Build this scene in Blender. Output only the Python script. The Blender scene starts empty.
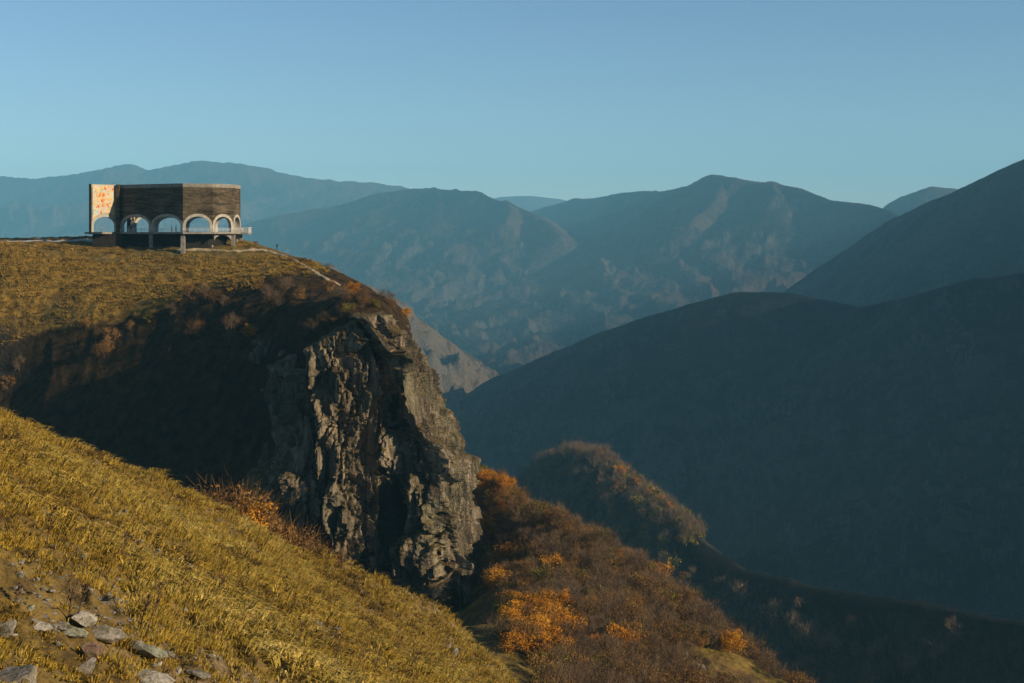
import bpy, bmesh, math, random
import numpy as np
from mathutils import Vector, Matrix

# ------------------------------------------------------------------ camera, sky, sun, exposure
S = bpy.context.scene
COL = S.collection
F, CX, HY = 1407.0, 512.0, 235.0          # focal length in pixels, centre column, horizon row
cam = bpy.data.cameras.new("camera"); cam.sensor_width = 36; cam.lens = 36*F/1024
cam.shift_y = -(341.5-HY)/1024; cam.clip_start = .3; cam.clip_end = 60000
co = bpy.data.objects.new("camera", cam); COL.objects.link(co)
co.location = (0, 0, 0); co.rotation_euler = (math.pi/2, 0, 0); S.camera = co
AZ, EL = math.radians(112), math.radians(19)
W = bpy.data.worlds.new("World"); S.world = W; W.use_nodes = True
bg = W.node_tree.nodes['Background']; bg.inputs[1].default_value = .084
sk = W.node_tree.nodes.new('ShaderNodeTexSky'); sk.sky_type = 'NISHITA'; sk.sun_disc = False
sk.sun_elevation = EL; sk.sun_rotation = AZ; sk.altitude = 1500; sk.air_density = 1.0; sk.dust_density = .1; sk.ozone_density = 3.2
W.node_tree.links.new(sk.outputs[0], bg.inputs[0])
sd = bpy.data.lights.new("sun", 'SUN'); sd.energy = 5.0; sd.angle = math.radians(.5); sd.color = (1, .81, .57)
sun = bpy.data.objects.new("sun", sd); COL.objects.link(sun)
tosun = Vector((math.sin(AZ)*math.cos(EL), math.cos(AZ)*math.cos(EL), math.sin(EL)))
sun.rotation_euler = tosun.to_track_quat('Z', 'Y').to_euler(); sun.location = (300, -100, 200)
S.view_settings.view_transform = 'Standard'; S.view_settings.look = 'None'
S.view_settings.exposure = .42; S.view_settings.gamma = 1; S.view_settings.use_curve_mapping = False
S.render.engine = 'CYCLES'
S.cycles.use_denoising = True; S.cycles.max_bounces = 5; S.cycles.diffuse_bounces = 2; S.cycles.glossy_bounces = 1
S.cycles.transmission_bounces = 2; S.cycles.volume_bounces = 1; S.cycles.transparent_max_bounces = 4
S.cycles.caustics_reflective = False; S.cycles.caustics_refractive = False
HAZE = 8.0e-5; HAZE_COL = (.28, .73, 1.0)

# ------------------------------------------------------------------ numeric helpers
def _hash(ix, iy, iz, seed):
    h = (ix.astype(np.int64)*374761393 + iy.astype(np.int64)*668265263 + iz.astype(np.int64)*2147483647 + seed*1274126177) & 0xffffffff
    h = ((h ^ (h >> 13))*1274126177) & 0xffffffff
    h = ((h ^ (h >> 16))*2246822519) & 0xffffffff
    return h ^ (h >> 15)
def noise2(x, y, seed=0):
    ix = np.floor(x); iy = np.floor(y); fx = x-ix; fy = y-iy
    u = fx*fx*fx*(fx*(fx*6-15)+10); v = fy*fy*fy*(fy*(fy*6-15)+10)
    z = np.zeros_like(ix); r = 0
    for a in (0, 1):
        for b in (0, 1):
            g = _hash(ix+a, iy+b, z, seed)*(2*math.pi/4294967296.)
            r = r + (np.cos(g)*(fx-a)+np.sin(g)*(fy-b))*(u if a else 1-u)*(v if b else 1-v)
    return r*1.4
def noise3(x, y, z, seed=0):
    ix = np.floor(x); iy = np.floor(y); iz = np.floor(z); fx = x-ix; fy = y-iy; fz = z-iz
    u = fx*fx*(3-2*fx); v = fy*fy*(3-2*fy); w = fz*fz*(3-2*fz); r = 0
    for a in (0, 1):
        for b in (0, 1):
            for c in (0, 1):
                h = _hash(ix+a, iy+b, iz+c, seed)/4294967295.*2-1
                r = r + h*(u if a else 1-u)*(v if b else 1-v)*(w if c else 1-w)
    return r
def fbm(x, y, oct=4, seed=0, gain=.5):
    r = 0; a = 1.; f = 1.
    for i in range(oct):
        r = r + a*noise2(x*f+i*17.3, y*f-i*9.1, seed+i); a *= gain; f *= 2.03
    return r
def ridged(x, y, oct=4, seed=0, gain=.5):
    r = 0; a = 1.; f = 1.; w = 1.
    for i in range(oct):
        n = (1-np.abs(noise2(x*f+i*7.7, y*f+i*3.1, seed+i)*1.3))**2
        r = r + a*n*w; w = np.clip(n*1.6, 0, 1); a *= gain; f *= 2.07
    return r
def sst(a, b, x):
    t = np.clip((x-a)/(b-a), 0, 1); return t*t*(3-2*t)
def W3(px, py, d): return ((px-CX)/F*d, d, (HY-py)/F*d)
class TPS:
    def __init__(s, pts, sm=0.0):
        P = np.array(pts, float); s.p = P[:, :2]; n = len(P)
        K = s.k(np.hypot(*(s.p[:, None]-s.p[None]).transpose(2, 0, 1))) + np.eye(n)*sm
        A = np.zeros((n+3, n+3)); A[:n, :n] = K; A[:n, n] = 1; A[:n, n+1:] = s.p; A[n, :n] = 1; A[n+1:, :n] = s.p.T
        s.w = np.linalg.solve(A, np.r_[P[:, 2], 0, 0, 0])
    @staticmethod
    def k(r): return np.where(r > 1e-9, r*r*np.log(np.maximum(r, 1e-9)), 0)
    def __call__(s, x, y):
        r = s.w[-3]+s.w[-2]*x+s.w[-1]*y
        for (a, b), w in zip(s.p, s.w): r = r+w*s.k(np.hypot(x-a, y-b))
        return r
def poly_near(x, y, poly):
    """signed distance (inside positive) and nearest point on the outline"""
    P = np.array(poly, float); best = np.full(x.shape, 1e18); nx = np.zeros_like(x); ny = np.zeros_like(x); ins = np.zeros(x.shape, bool)
    for i in range(len(P)):
        (ax, ay), (bx, by) = P[i], P[(i+1) % len(P)]
        dx, dy = bx-ax, by-ay; t = np.clip(((x-ax)*dx+(y-ay)*dy)/(dx*dx+dy*dy+1e-12), 0, 1)
        qx, qy = ax+t*dx, ay+t*dy; d = (x-qx)**2+(y-qy)**2; m = d < best
        best = np.where(m, d, best); nx = np.where(m, qx, nx); ny = np.where(m, qy, ny)
        c = ((ay > y) != (by > y)) & (x < (bx-ax)*(y-ay)/(by-ay+1e-12)+ax); ins ^= c
    return np.where(ins, 1, -1)*np.sqrt(best), nx, ny, ins

# ------------------------------------------------------------------ land forms (real positions in metres, camera eye at the origin)
def PX(l): return [W3(*p) for p in l]
def plane_fg(px, py):
    t = (HY-py)/F; k = -.539*(px-CX)/F-.263; d = 6.3/(k-t); return W3(px, py, d)
FG_CREST = [(-260, 300, 86), (-120, 355, 98), (0, 412, 108), (60, 440, 113), (120, 467, 118), (180, 491, 122), (215, 507, 126), (250, 529, 130),
            (330, 561, 138), (400, 589, 146), (455, 620, 150), (485, 652, 148), (510, 683, 142), (545, 740, 130)]
fgc = PX(FG_CREST)
fg_pts = fgc + [plane_fg(*p) for p in [(0, 683), (150, 683), (300, 683), (400, 683), (0, 600), (100, 600), (200, 600), (0, 500), (100, 520), (200, 555), (300, 600), (380, 635), (60, 640)]]
fg_pts += [(a, b, -6.3-.539*a-.263*b) for a, b in [(-60, 20), (-30, -30), (20, 10), (20, 60), (30, -30), (-70, 60), (0, -10), (-12, 12)]]
T_fg = TPS(fg_pts, 2.0)
fg_poly = [(p[0], p[1]) for p in fgc]+[(12, 90), (26, 50), (45, 0), (45, -70), (-90, -70), (-110, 10)]
W_CREST = [(425, 440, 375), (445, 455, 360), (465, 470, 340), (500, 486, 318), (540, 511, 292), (600, 546, 265), (650, 577, 250), (680, 602, 240), (720, 632, 225), (790, 686, 205), (860, 740, 190)]
wc = PX(W_CREST)
w_pts = wc+PX([(430, 625, 262), (445, 640, 235), (470, 600, 262), (485, 540, 300), (500, 590, 245), (540, 600, 230), (600, 620, 213), (560, 683, 172), (640, 683, 185), (700, 683, 196), (500, 690, 150), (600, 780, 130), (760, 800, 150), (480, 640, 185)])
T_w = TPS(w_pts, 1.0)
w_poly = [(p[0], p[1]) for p in wc]+[W3(q[0], 0, q[1])[:2] for q in [(800, 150), (600, 120), (520, 118), (440, 160), (415, 230), (410, 300)]]
# cliff outline at levels: x from pixel column / depth
CL_Z = [-8, -14, -22, -34, -48, -60, -72, -84]
CL_R = [342, 372, 403, 431, 451, 468, 474, 456]
def cl_outline(R, k, low):
    b = [(200, 316), (250, 300), (280, 274), (298, 258.5), (318, 255.5), (345, 255.5), (378, 259), ((378+R)/2, 257), (R-14, 256), (R-4, 260), (R, 270), (R-3, 292), (R-22, 322), (R-60, 366), (R-120, 395)]
    if low: b[1:4] = [(238, 286), (266, 262), (291, 254)]
    return [W3(p, 0, d+k)[:2] for p, d in b]
CL = [cl_outline(r, k, r in (451, 468, 474, 456)) for r, k in zip(CL_R, [16, 8, 4, 2, 0, -1, -2, 3])]
dome_pts = PX([(0, 243.5, 350), (45, 240, 366), (92, 236.5, 385), (240, 240.5, 382), (262, 246, 368), (300, 259, 350), (325, 271, 335), (345, 283, 320), (380, 297, 300), (398, 308, 292),
               (150, 246.5, 358), (182, 246.5, 354), (118, 245, 362), (214, 244, 358), (232, 240, 363), (50, 248, 348), (100, 250, 352), (0, 249, 340),
               (0, 290, 328), (50, 288, 330), (100, 285, 332), (150, 285, 334), (200, 279, 336), (250, 266, 345), (300, 291, 306), (340, 303, 290),
               (0, 325, 322), (60, 322, 321), (110, 315, 320), (155, 312, 316), (200, 305, 312), (250, 303, 304), (285, 322, 288), (315, 322, 279), (345, 306, 278), (375, 303, 278), (400, 325, 278), (425, 360, 290), (425, 355, 320), (395, 312, 330),
               (0, 385, 318), (60, 400, 308), (110, 410, 302), (155, 415, 295), (200, 420, 288), (245, 430, 280),
               (0, 450, 302), (80, 460, 296), (150, 470, 285), (200, 490, 275), (250, 510, 264)])
dome_pts += [(-110, 440, -5), (-80, 430, -9), (-55, 430, -16), (-20, 420, -30), (-45, 390, -16), (-30, 360, -19), (-200, 430, -3), (-150, 400, -2.5), (-190, 350, -4), (-180, 310, -30), (-170, 240, -46), (-320, 380, -2), (-320, 240, -40), (-400, 600, -40), (-100, 560, -60),
             (-90, 250, -49), (-60, 240, -52), (-45, 235, -57), (-120, 215, -44)]
T_d = TPS(dome_pts, 1.0)
cin = [(a, b+3) for a, b in CL[2][3:9]]
dome_poly = [(-420, 200)] + [W3(p, 0, d)[:2] for p, d in [(-150, 205), (0, 205), (100, 205), (200, 212), (265, 232), (285, 262)]] + \
    [W3(p, 0, d)[:2] for p, d in [(302, 270), (330, 266), (360, 264), (388, 262), (402, 266), (411, 282), (408, 310), (390, 345), (360, 375), (330, 400)]] + [(-40, 450), (-80, 560), (-420, 620)]

def ridge_height(x, y, pts, k, L, rnd, kf=None):
    best = np.full(x.shape, -1e9)
    P = [W3(*p) if len(p) == 3 else p[:3] for p in pts]; dm = np.full(x.shape, 1e9)
    bd = np.full(x.shape, 1e18); bz = np.zeros_like(x); sw = 0
    for (ax, ay, az), (bx, by, bz_) in zip(P[:-1], P[1:]):
        dx, dy = bx-ax, by-ay; t = np.clip(((x-ax)*dx+(y-ay)*dy)/(dx*dx+dy*dy), 0, 1)
        d2 = (x-ax-t*dx)**2+(y-ay-t*dy)**2; bd = np.minimum(bd, d2)
        w = (1e4/(d2+rnd*rnd*.05))**3; bz = bz+w*(az+t*(bz_-az)); sw = sw+w
    bz = bz/sw
    d = np.sqrt(bd); de = np.sqrt(bd+rnd*rnd)-rnd
    return bz-k*L*(1-np.exp(-de/L)), d
# name, crest (pixel column, pixel row, distance) , slope, length scale, rounding, noise amp, noise size
RIDGES = [
 ("wooded_knoll", [(455, 530, 1150), (515, 481, 1060), (545, 459, 1010), (575, 447, 960), (600, 456, 910), (625, 478, 860), (660, 506, 790), (690, 538, 740), (740, 568, 700), (820, 588, 640), (920, 602, 600), (1040, 626, 540), (1200, 660, 480)], 1.05, 420, 8, 5, 60),
 ("valley_ridge", [(450, 425, 2450), (470, 392, 2400), (492, 378, 2380), (512, 371, 2340), (550, 352, 2250), (600, 333, 2150), (650, 315, 2080), (700, 300, 2020), (735, 291.5, 2000), (790, 291.5, 1960), (830, 299, 1900), (858, 306, 1860), (900, 298, 1800), (950, 285, 1700), (1024, 272, 1600), (1140, 215, 1560), (1260, 90, 1600), (1500, 25, 1500), (2000, -190, 1250), (2500, -250, 1050)], .68, 700, 14, 34, 300),  # unseen crest past the right frame edge added and raised to shade the valley
 ("right_mountain", [(700, 395, 4300), (760, 330, 4000), (797, 291, 3800), (830, 262, 3600), (862, 240, 3450), (900, 216, 3250), (935, 199, 3100), (968, 186, 2950), (1000, 170, 2850), (1030, 158, 2750), (1130, 110, 2650), (1300, 30, 2600), (1600, -30, 2300), (2200, -90, 1900)], .82, 1300, 18, 50, 600),  # off-frame right end of this crest heightened to cast shade into the haze
 ("brown_spur", [(330, 262, 2500), (380, 292, 2580), (412, 316, 2680), (432, 326, 2730), (452, 341, 2800), (470, 357, 2880), (490, 372, 3000), (502, 392, 3100)], .85, 600, 8, 90, 260),
 ("far_peak", [(420, 330, 9600), (520, 215, 9000), (575, 199, 8300), (620, 193, 7600), (660, 190, 7000), (690, 184, 6600), (712, 175, 6200), (735, 176, 6000), (770, 181, 5800), (800, 186, 5600), (830, 198, 5400), (860, 203, 5200), (885, 211, 5000), (940, 240, 4600)], .72, 1900, 10, 95, 900),
 ("far_peak", [(850, 235, 7000), (885, 210, 6800), (905, 196, 6700), (933, 185.5, 6600), (960, 189, 6500), (1000, 200, 6400)], .6, 1500, 40, 60, 700),
 ("far_peak", [(716, 175.5, 6180), (722, 184, 6000), (716, 200, 5750), (690, 222, 5450)], .62, 900, 6, 50, 300),
 ("far_peak", [(772, 181, 5790), (776, 192, 5600), (765, 210, 5350)], .62, 900, 6, 50, 300),
 ("middle_mountain", [(434, 186.5, 7390), (440, 196, 7150), (436, 212, 6900)], .6, 900, 6, 50, 300),
 ("middle_mountain", [(505, 200, 6850), (512, 208, 6650), (506, 222, 6400)], .6, 900, 6, 50, 300),
 ("far_peak", [(655, 189.5, 7200), (625, 214, 6900), (585, 242, 6600), (530, 268, 6300), (470, 292, 6000), (430, 312, 5700), (400, 335, 5400)], .66, 1500, 12, 60, 500),
 ("middle_mountain", [(455, 189, 7200), (430, 215, 7000), (385, 243, 6800), (330, 262, 6600), (260, 300, 6300)], .66, 1500, 12, 60, 500),
 ("far_peak", [(770, 181, 5800), (735, 225, 5500), (690, 265, 5200), (630, 310, 4900), (560, 350, 4600), (500, 385, 4300)], .70, 1500, 40, 45, 600),
 ("middle_mountain", [(150, 300, 9000), (250, 222, 8300), (300, 211, 8000), (340, 205, 7900), (380, 193, 7700), (415, 187, 7500), (432, 186.5, 7400), (455, 189, 7200), (480, 193, 7000), (510, 202, 6800), (540, 215, 6500), (560, 235, 6100)], .68, 1700, 14, 100, 900),
 ("far_range", [(-300, 190, 12500), (-120, 165, 12000), (-40, 178, 11700), (0, 176, 11500), (40, 179, 11300), (80, 174, 11200), (128, 163, 11000), (150, 169, 10900), (200, 158.5, 10700), (240, 162, 10600), (280, 173, 10500), (330, 181, 10400), (400, 184, 10300), (480, 200, 10200), (560, 225, 10000)], .5, 2200, 14, 200, 1100),
 ("distant_summit", [(470, 205, 13600), (500, 197, 13500), (530, 195.5, 13500), (560, 198.5, 13500), (590, 206, 13500)], .35, 2500, 60, 60, 1200),
 ("valley_flank", [(-400, 60, 2600), (-100, 230, 2500), (150, 300, 2600), (330, 380, 2700)], .6, 800, 40, 60, 400),
]
ZN = ["valley_floor", "hillside", "wooded_slope", "headland"]+[r[0] for r in RIDGES]
def near_bodies(x, y, fine=True):
    out = []; g = np.hypot(x, y) < 900; n = x.shape; x = x[g]; y = y[g]
    def full(z):
        q = np.full(n, -1e6); q[g] = z; return q
    # near hillside
    s, nx, ny, ins = poly_near(x, y, fg_poly); z = T_fg(np.where(ins, x, nx), np.where(ins, y, ny))
    z = z+4.6*np.exp(-(x*x+(y+2)**2)/70.)
    o = np.maximum(-s, 0); z = z-.85*o-.35*np.minimum(o, 6)
    out.append((full(z), 1))
    s, nx, ny, ins = poly_near(x, y, w_poly); z = T_w(np.where(ins, x, nx), np.where(ins, y, ny))
    o = np.maximum(-s, 0); z = z-.9*o
    out.append((full(z), 2))
    s, nx, ny, ins = poly_near(x, y, dome_poly); z = T_d(np.where(ins, x, nx), np.where(ins, y, ny))
    o = np.maximum(-s, 0); near = y < 420
    steep = np.where((x > -62) & (y > 225), 5.0, 1.1)
    z = z-steep*o
    out.append((full(z), 3))
    return out
def terrain(x, y):
    r = np.hypot(x, y)
    z = -345.-560*sst(2300, 4300, r)+10*fbm(x/300., y/300., 3, 5); zone = np.zeros(x.shape, int)
    for (zz, i) in near_bodies(x, y):
        if i == 1:
            n = .40*fbm(x/1.3, y/1.5, 3, 11)+.5*fbm(x/9., y/9., 2, 12)+0.24*np.abs(fbm(x/.55, y/.9, 2, 13))
            n = n*sst(3, 18, r)
        elif i == 2: n = 1.1*fbm(x/11., y/11., 4, 21)+.5*ridged(x/16., y/26., 3, 25)-.5
        else: n = .9*fbm(x/14., y/14., 3, 31)*sst(-6, -12, zz)+.35*fbm(x/3., y/3., 3, 33)+1.3*(ridged(x/20., y/60., 4, 35)-.8)*sst(-9, -20, zz)
        m = (zz+n) > z; z = np.where(m, zz+n, z); zone = np.where(m, i, zone)
    far = r > 430
    xf, yf = x[far], y[far]; zf = z[far]; of = zone[far]
    wx = xf+fbm(xf/500., yf/500., 3, 70)*90*sst(900, 4000, r[far]); wy = yf+fbm(xf/500.+9, yf/500., 3, 74)*90*sst(900, 4000, r[far])
    for j, (nm, pts, k, L, rnd, amp, size) in enumerate(RIDGES):
        h, d = ridge_height(xf, yf, pts, k, L, rnd)
        w = .13+.87*sst(0, size*1.1, d)
        n = amp*(ridged(wx/size, wy/size, 6, 100+j*10)-.95)*w*.9+amp*.5*(fbm(wx/(size*.35), wy/(size*.35), 4, 300+j))*sst(0, size*.35, d)*.5+amp*.10*fbm(wx/(size*.16), wy/(size*.16), 5, 400+j, .6)*sst(-5, size*.1, d)+amp*.05*(ridged(wx/(size*.3), wy/(size*.3), 4, 500+j)-.9)*sst(0, size*.5, d)
        m = (h+n) > zf; zf = np.where(m, h+n, zf); of = np.where(m, 4+j, of)
    z = z.copy(); z[far] = zf; zone[far] = of
    return z, zone

def mesh_np(name, V, Q, mat=None, smooth=True, parent=None, tri=False):
    me = bpy.data.meshes.new(name); V = np.asarray(V, np.float32); Q = np.asarray(Q, np.int32); n = Q.shape[1]
    me.vertices.add(len(V)); me.vertices.foreach_set('co', V.ravel())
    me.loops.add(Q.size); me.loops.foreach_set('vertex_index', Q.ravel())
    me.polygons.add(len(Q)); me.polygons.foreach_set('loop_start', np.arange(0, Q.size, n, dtype=np.int32)); me.polygons.foreach_set('loop_total', np.full(len(Q), n, np.int32))
    me.update(calc_edges=True); me.polygons.foreach_set('use_smooth', np.full(len(Q), smooth)); 
    if mat: me.materials.append(mat)
    o = bpy.data.objects.new(name, me); COL.objects.link(o)
    if parent: o.parent = parent
    return o
def tag(o, label=None, cat=None, group=None, kind=None):
    if label: o['label'] = label
    if cat: o['category'] = cat
    if group: o['group'] = group
    if kind: o['kind'] = kind
    return o
def empty(name, loc, label, cat, group=None, rz=0):
    o = bpy.data.objects.new(name, None); o.location = loc; o.rotation_euler = (0, 0, rz); COL.objects.link(o)
    o.empty_display_size = .3
    return tag(o, label, cat, group)

# ------------------------------------------------------------------ materials
class N:
    def __init__(s, name):
        s.m = bpy.data.materials.new(name); s.m.use_nodes = True; s.t = s.m.node_tree; s.b = s.t.nodes['Principled BSDF']
        s.b.inputs['Roughness'].default_value = .9; s.b.inputs['Specular IOR Level'].default_value = .084
        s.geo = s.t.nodes.new('ShaderNodeNewGeometry')
    def lk(s, v, sock):
        if isinstance(v, bpy.types.NodeSocket): s.t.links.new(v, sock)
        elif v is not None: sock.default_value = v
    def noise(s, scale, detail=4, rough=.55, vec=None, dist=0):
        n = s.t.nodes.new('ShaderNodeTexNoise'); n.inputs['Scale'].default_value = scale; n.inputs['Detail'].default_value = detail
        n.inputs['Roughness'].default_value = rough; n.inputs['Distortion'].default_value = dist
        s.lk(vec if vec is not None else s.geo.outputs['Position'], n.inputs['Vector']); return n.outputs['Fac']
    def vor(s, scale, vec=None, out='Distance', feat='F1'):
        n = s.t.nodes.new('ShaderNodeTexVoronoi'); n.feature = feat; n.inputs['Scale'].default_value = scale
        s.lk(vec if vec is not None else s.geo.outputs['Position'], n.inputs['Vector']); return n.outputs[out]
    def map(s, scale, vec=None, rot=(0, 0, 0)):
        n = s.t.nodes.new('ShaderNodeMapping'); n.inputs['Scale'].default_value = scale; n.inputs['Rotation'].default_value = rot
        s.lk(vec if vec is not None else s.geo.outputs['Position'], n.inputs['Vector']); return n.outputs[0]
    def ramp(s, fac, stops, interp='LINEAR'):
        n = s.t.nodes.new('ShaderNodeValToRGB'); n.color_ramp.interpolation = interp; e = n.color_ramp.elements
        while len(e) < len(stops): e.new(.5)
        for q, (p, c) in zip(e, stops): q.position = p; q.color = (c, c, c, 1) if isinstance(c, (int, float)) else (*c, 1)
        s.lk(fac, n.inputs[0]); return n.outputs[0]
    def mix(s, f, a, b, mode='MIX'):
        n = s.t.nodes.new('ShaderNodeMix'); n.data_type = 'RGBA'; n.blend_type = mode
        s.lk(f, n.inputs[0])
        for v, k in ((a, 6), (b, 7)): s.lk((*v, 1) if isinstance(v, tuple) and len(v) == 3 else v, n.inputs[k])
        return n.outputs[2]
    def math(s, op, a, b=0.):
        n = s.t.nodes.new('ShaderNodeMath'); n.operation = op; s.lk(a, n.inputs[0]); s.lk(b, n.inputs[1]); return n.outputs[0]
    def nz(s):
        n = s.t.nodes.new('ShaderNodeSeparateXYZ'); s.lk(s.geo.outputs['True Normal'], n.inputs[0]); return n.outputs[2]
    def rnd(s):
        n = s.t.nodes.new('ShaderNodeObjectInfo'); return n.outputs['Random']
    def bump(s, h, strength=.6, dist=1.):
        n = s.t.nodes.new('ShaderNodeBump'); n.inputs['Strength'].default_value = strength; n.inputs['Distance'].default_value = dist
        s.lk(h, n.inputs['Height']); s.lk(n.outputs[0], s.b.inputs['Normal'])
    def done(s, col, rough=None):
        s.lk((*col, 1) if isinstance(col, tuple) and len(col) == 3 else col, s.b.inputs['Base Color'])
        if rough is not None: s.b.inputs['Roughness'].default_value = rough
        return s.m
def M_hill():
    n = N('dry_grass_ground'); a = n.noise(.09, 5, .6); b = n.noise(.9, 5, .65); c = n.noise(6, 4, .7)
    g = n.ramp(b, [(.3, (.045, .032, .014)), (.45, (.12, .08, .025)), (.6, (.21, .14, .04)), (.75, (.12, .10, .03))])
    soil = n.ramp(c, [(.35, (.10, .065, .035)), (.55, (.22, .16, .09)), (.75, (.36, .31, .22))])
    m = n.ramp(n.math('ADD', n.math('MULTIPLY', a, .7), n.math('MULTIPLY', b, .3)), [(.53, 0), (.6, .75)])
    n.bump(n.math('ADD', b, n.math('MULTIPLY', c, .35)), .8, .35)
    return n.done(n.mix(m, g, soil))
def M_head():
    n = N('headland_grass'); a = n.noise(.05, 5, .6); b = n.noise(.45, 6, .65); c = n.noise(2.2, 4, .7); nz = n.nz()
    g = n.ramp(b, [(.32, (.04, .027, .008)), (.45, (.13, .08, .016)), (.58, (.27, .165, .033)), (.72, (.16, .11, .022))])
    r = n.ramp(a, [(.4, (.16, .075, .025)), (.6, (.12, .10, .04))])
    g = n.mix(n.ramp(a, [(.45, 0), (.62, .6)]), g, r)
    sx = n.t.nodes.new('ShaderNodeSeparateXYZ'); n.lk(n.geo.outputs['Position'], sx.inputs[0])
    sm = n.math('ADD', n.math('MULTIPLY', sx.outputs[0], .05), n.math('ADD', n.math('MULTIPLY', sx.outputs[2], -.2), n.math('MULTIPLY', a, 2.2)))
    g = n.mix(n.ramp(sm, [(.0, 0), (.15, 0), (.4, .9), (1, .9)]), g, n.ramp(b, [(.35, (.008, .006, .004)), (.6, (.035, .021, .010)), (.75, (.075, .045, .018))]))  # dark scrub tone; the hollow's shade is also put into this colour by position
    rock = n.ramp(c, [(.3, (.010, .009, .007)), (.6, (.03, .026, .021)), (.8, (.10, .085, .065))])
    n.bump(n.math('ADD', b, n.math('MULTIPLY', c, .4)), .9, 1.0)
    return n.done(n.mix(n.ramp(nz, [(.3, 1), (.5, 0)]), g, rock))
def M_wood():
    n = N('woodland_ground'); a = n.noise(.06, 5, .6); b = n.noise(.5, 6, .65)
    g = n.ramp(b, [(.3, (.05, .032, .012)), (.5, (.14, .085, .03)), (.7, (.22, .15, .04))])
    h = n.ramp(b, [(.3, (.08, .06, .012)), (.6, (.24, .17, .03))])
    n.bump(b, .9, 1.0); return n.done(n.mix(n.ramp(a, [(.5, 0), (.6, 1)]), g, h))
def M_mtn(name, sc, forest, grass, rock, low=(.44, .58), bumpd=20):
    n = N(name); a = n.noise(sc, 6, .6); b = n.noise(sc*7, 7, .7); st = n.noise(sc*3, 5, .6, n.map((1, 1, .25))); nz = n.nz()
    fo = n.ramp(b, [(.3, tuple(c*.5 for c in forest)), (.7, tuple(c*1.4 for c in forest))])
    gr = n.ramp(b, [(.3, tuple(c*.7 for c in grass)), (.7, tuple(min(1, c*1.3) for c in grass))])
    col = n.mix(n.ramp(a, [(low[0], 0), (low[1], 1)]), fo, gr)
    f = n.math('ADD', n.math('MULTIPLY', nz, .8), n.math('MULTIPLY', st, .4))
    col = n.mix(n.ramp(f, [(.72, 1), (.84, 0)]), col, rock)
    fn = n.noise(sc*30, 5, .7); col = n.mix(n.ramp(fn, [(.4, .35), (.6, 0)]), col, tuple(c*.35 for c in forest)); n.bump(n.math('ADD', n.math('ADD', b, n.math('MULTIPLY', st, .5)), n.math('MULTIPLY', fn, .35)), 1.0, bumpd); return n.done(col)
def M_cliff():
    n = N('cliff_rock'); v = n.map((.35, .35, .09)); a = n.noise(.6, 7, .65, v); b = n.noise(1.6, 6, .7); c = n.vor(1.3, n.map((1, 1, .45)), 'Distance', 'DISTANCE_TO_EDGE'); d = n.noise(.07, 3, .5); nz = n.nz()
    base = n.ramp(a, [(.28, (.03, .024, .018)), (.42, (.13, .095, .06)), (.58, (.30, .235, .145)), (.75, (.50, .42, .28))])
    base = n.mix(n.ramp(b, [(.45, 0), (.72, .55)]), base, (.33, .29, .22))
    base = n.mix(n.ramp(d, [(.5, 0), (.62, .45)]), base, (.20, .19, .105))
    base = n.mix(n.ramp(c, [(0, .25), (.05, 0)]), base, (.05, .04, .03))
    stn = n.noise(.5, 5, .7, n.map((1, 1, .07)), 1.0); base = n.mix(n.ramp(stn, [(.46, 0), (.6, .85)]), base, (.035, .028, .022))
    moss = n.ramp(n.noise(.9, 4, .6), [(.5, 0), (.6, 1)])
    base = n.mix(n.math('MULTIPLY', n.ramp(nz, [(.38, 0), (.62, .95)]), n.math('ADD', moss, .55)), base, (.11, .075, .025))
    n.bump(n.math('ADD', n.math('ADD', a, n.math('MULTIPLY', b, .5)), n.math('MULTIPLY', n.ramp(c, [(0, 0), (.15, 1)]), .08)), 1.0, 1.2)
    return n.done(base)
def M_leaf(name, c1, c2, sc=1.3):
    n = N(name); f = n.math('ADD', n.math('MULTIPLY', n.noise(sc, 3, .6), .7), n.math('MULTIPLY', n.rnd(), .3))
    n.b.inputs['Roughness'].default_value = .8
    return n.done(n.ramp(f, [(.3, c1), (.7, c2)]))
def M_simple(name, c1, c2, sc=3., rough=.85, bs=.3, bd=.1):
    n = N(name); f = n.noise(sc, 5, .65); n.bump(f, bs, bd); return n.done(n.ramp(f, [(.3, c1), (.7, c2)]), rough)
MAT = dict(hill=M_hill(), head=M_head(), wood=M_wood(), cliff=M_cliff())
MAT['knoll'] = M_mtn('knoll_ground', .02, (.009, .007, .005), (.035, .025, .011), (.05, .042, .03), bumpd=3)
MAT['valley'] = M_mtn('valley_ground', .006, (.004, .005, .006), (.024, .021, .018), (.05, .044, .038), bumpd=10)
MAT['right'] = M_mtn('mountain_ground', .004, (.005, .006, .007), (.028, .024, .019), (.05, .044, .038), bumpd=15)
MAT['spur'] = M_mtn('spur_ground', .006, (.06, .04, .022), (.15, .095, .05), (.13, .10, .07), (.4, .55), 8)
MAT['far'] = M_mtn('far_mountain_ground', .0012, (.013, .015, .018), (.075, .045, .029), (.075, .055, .042), (.42, .55), 30)

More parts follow.
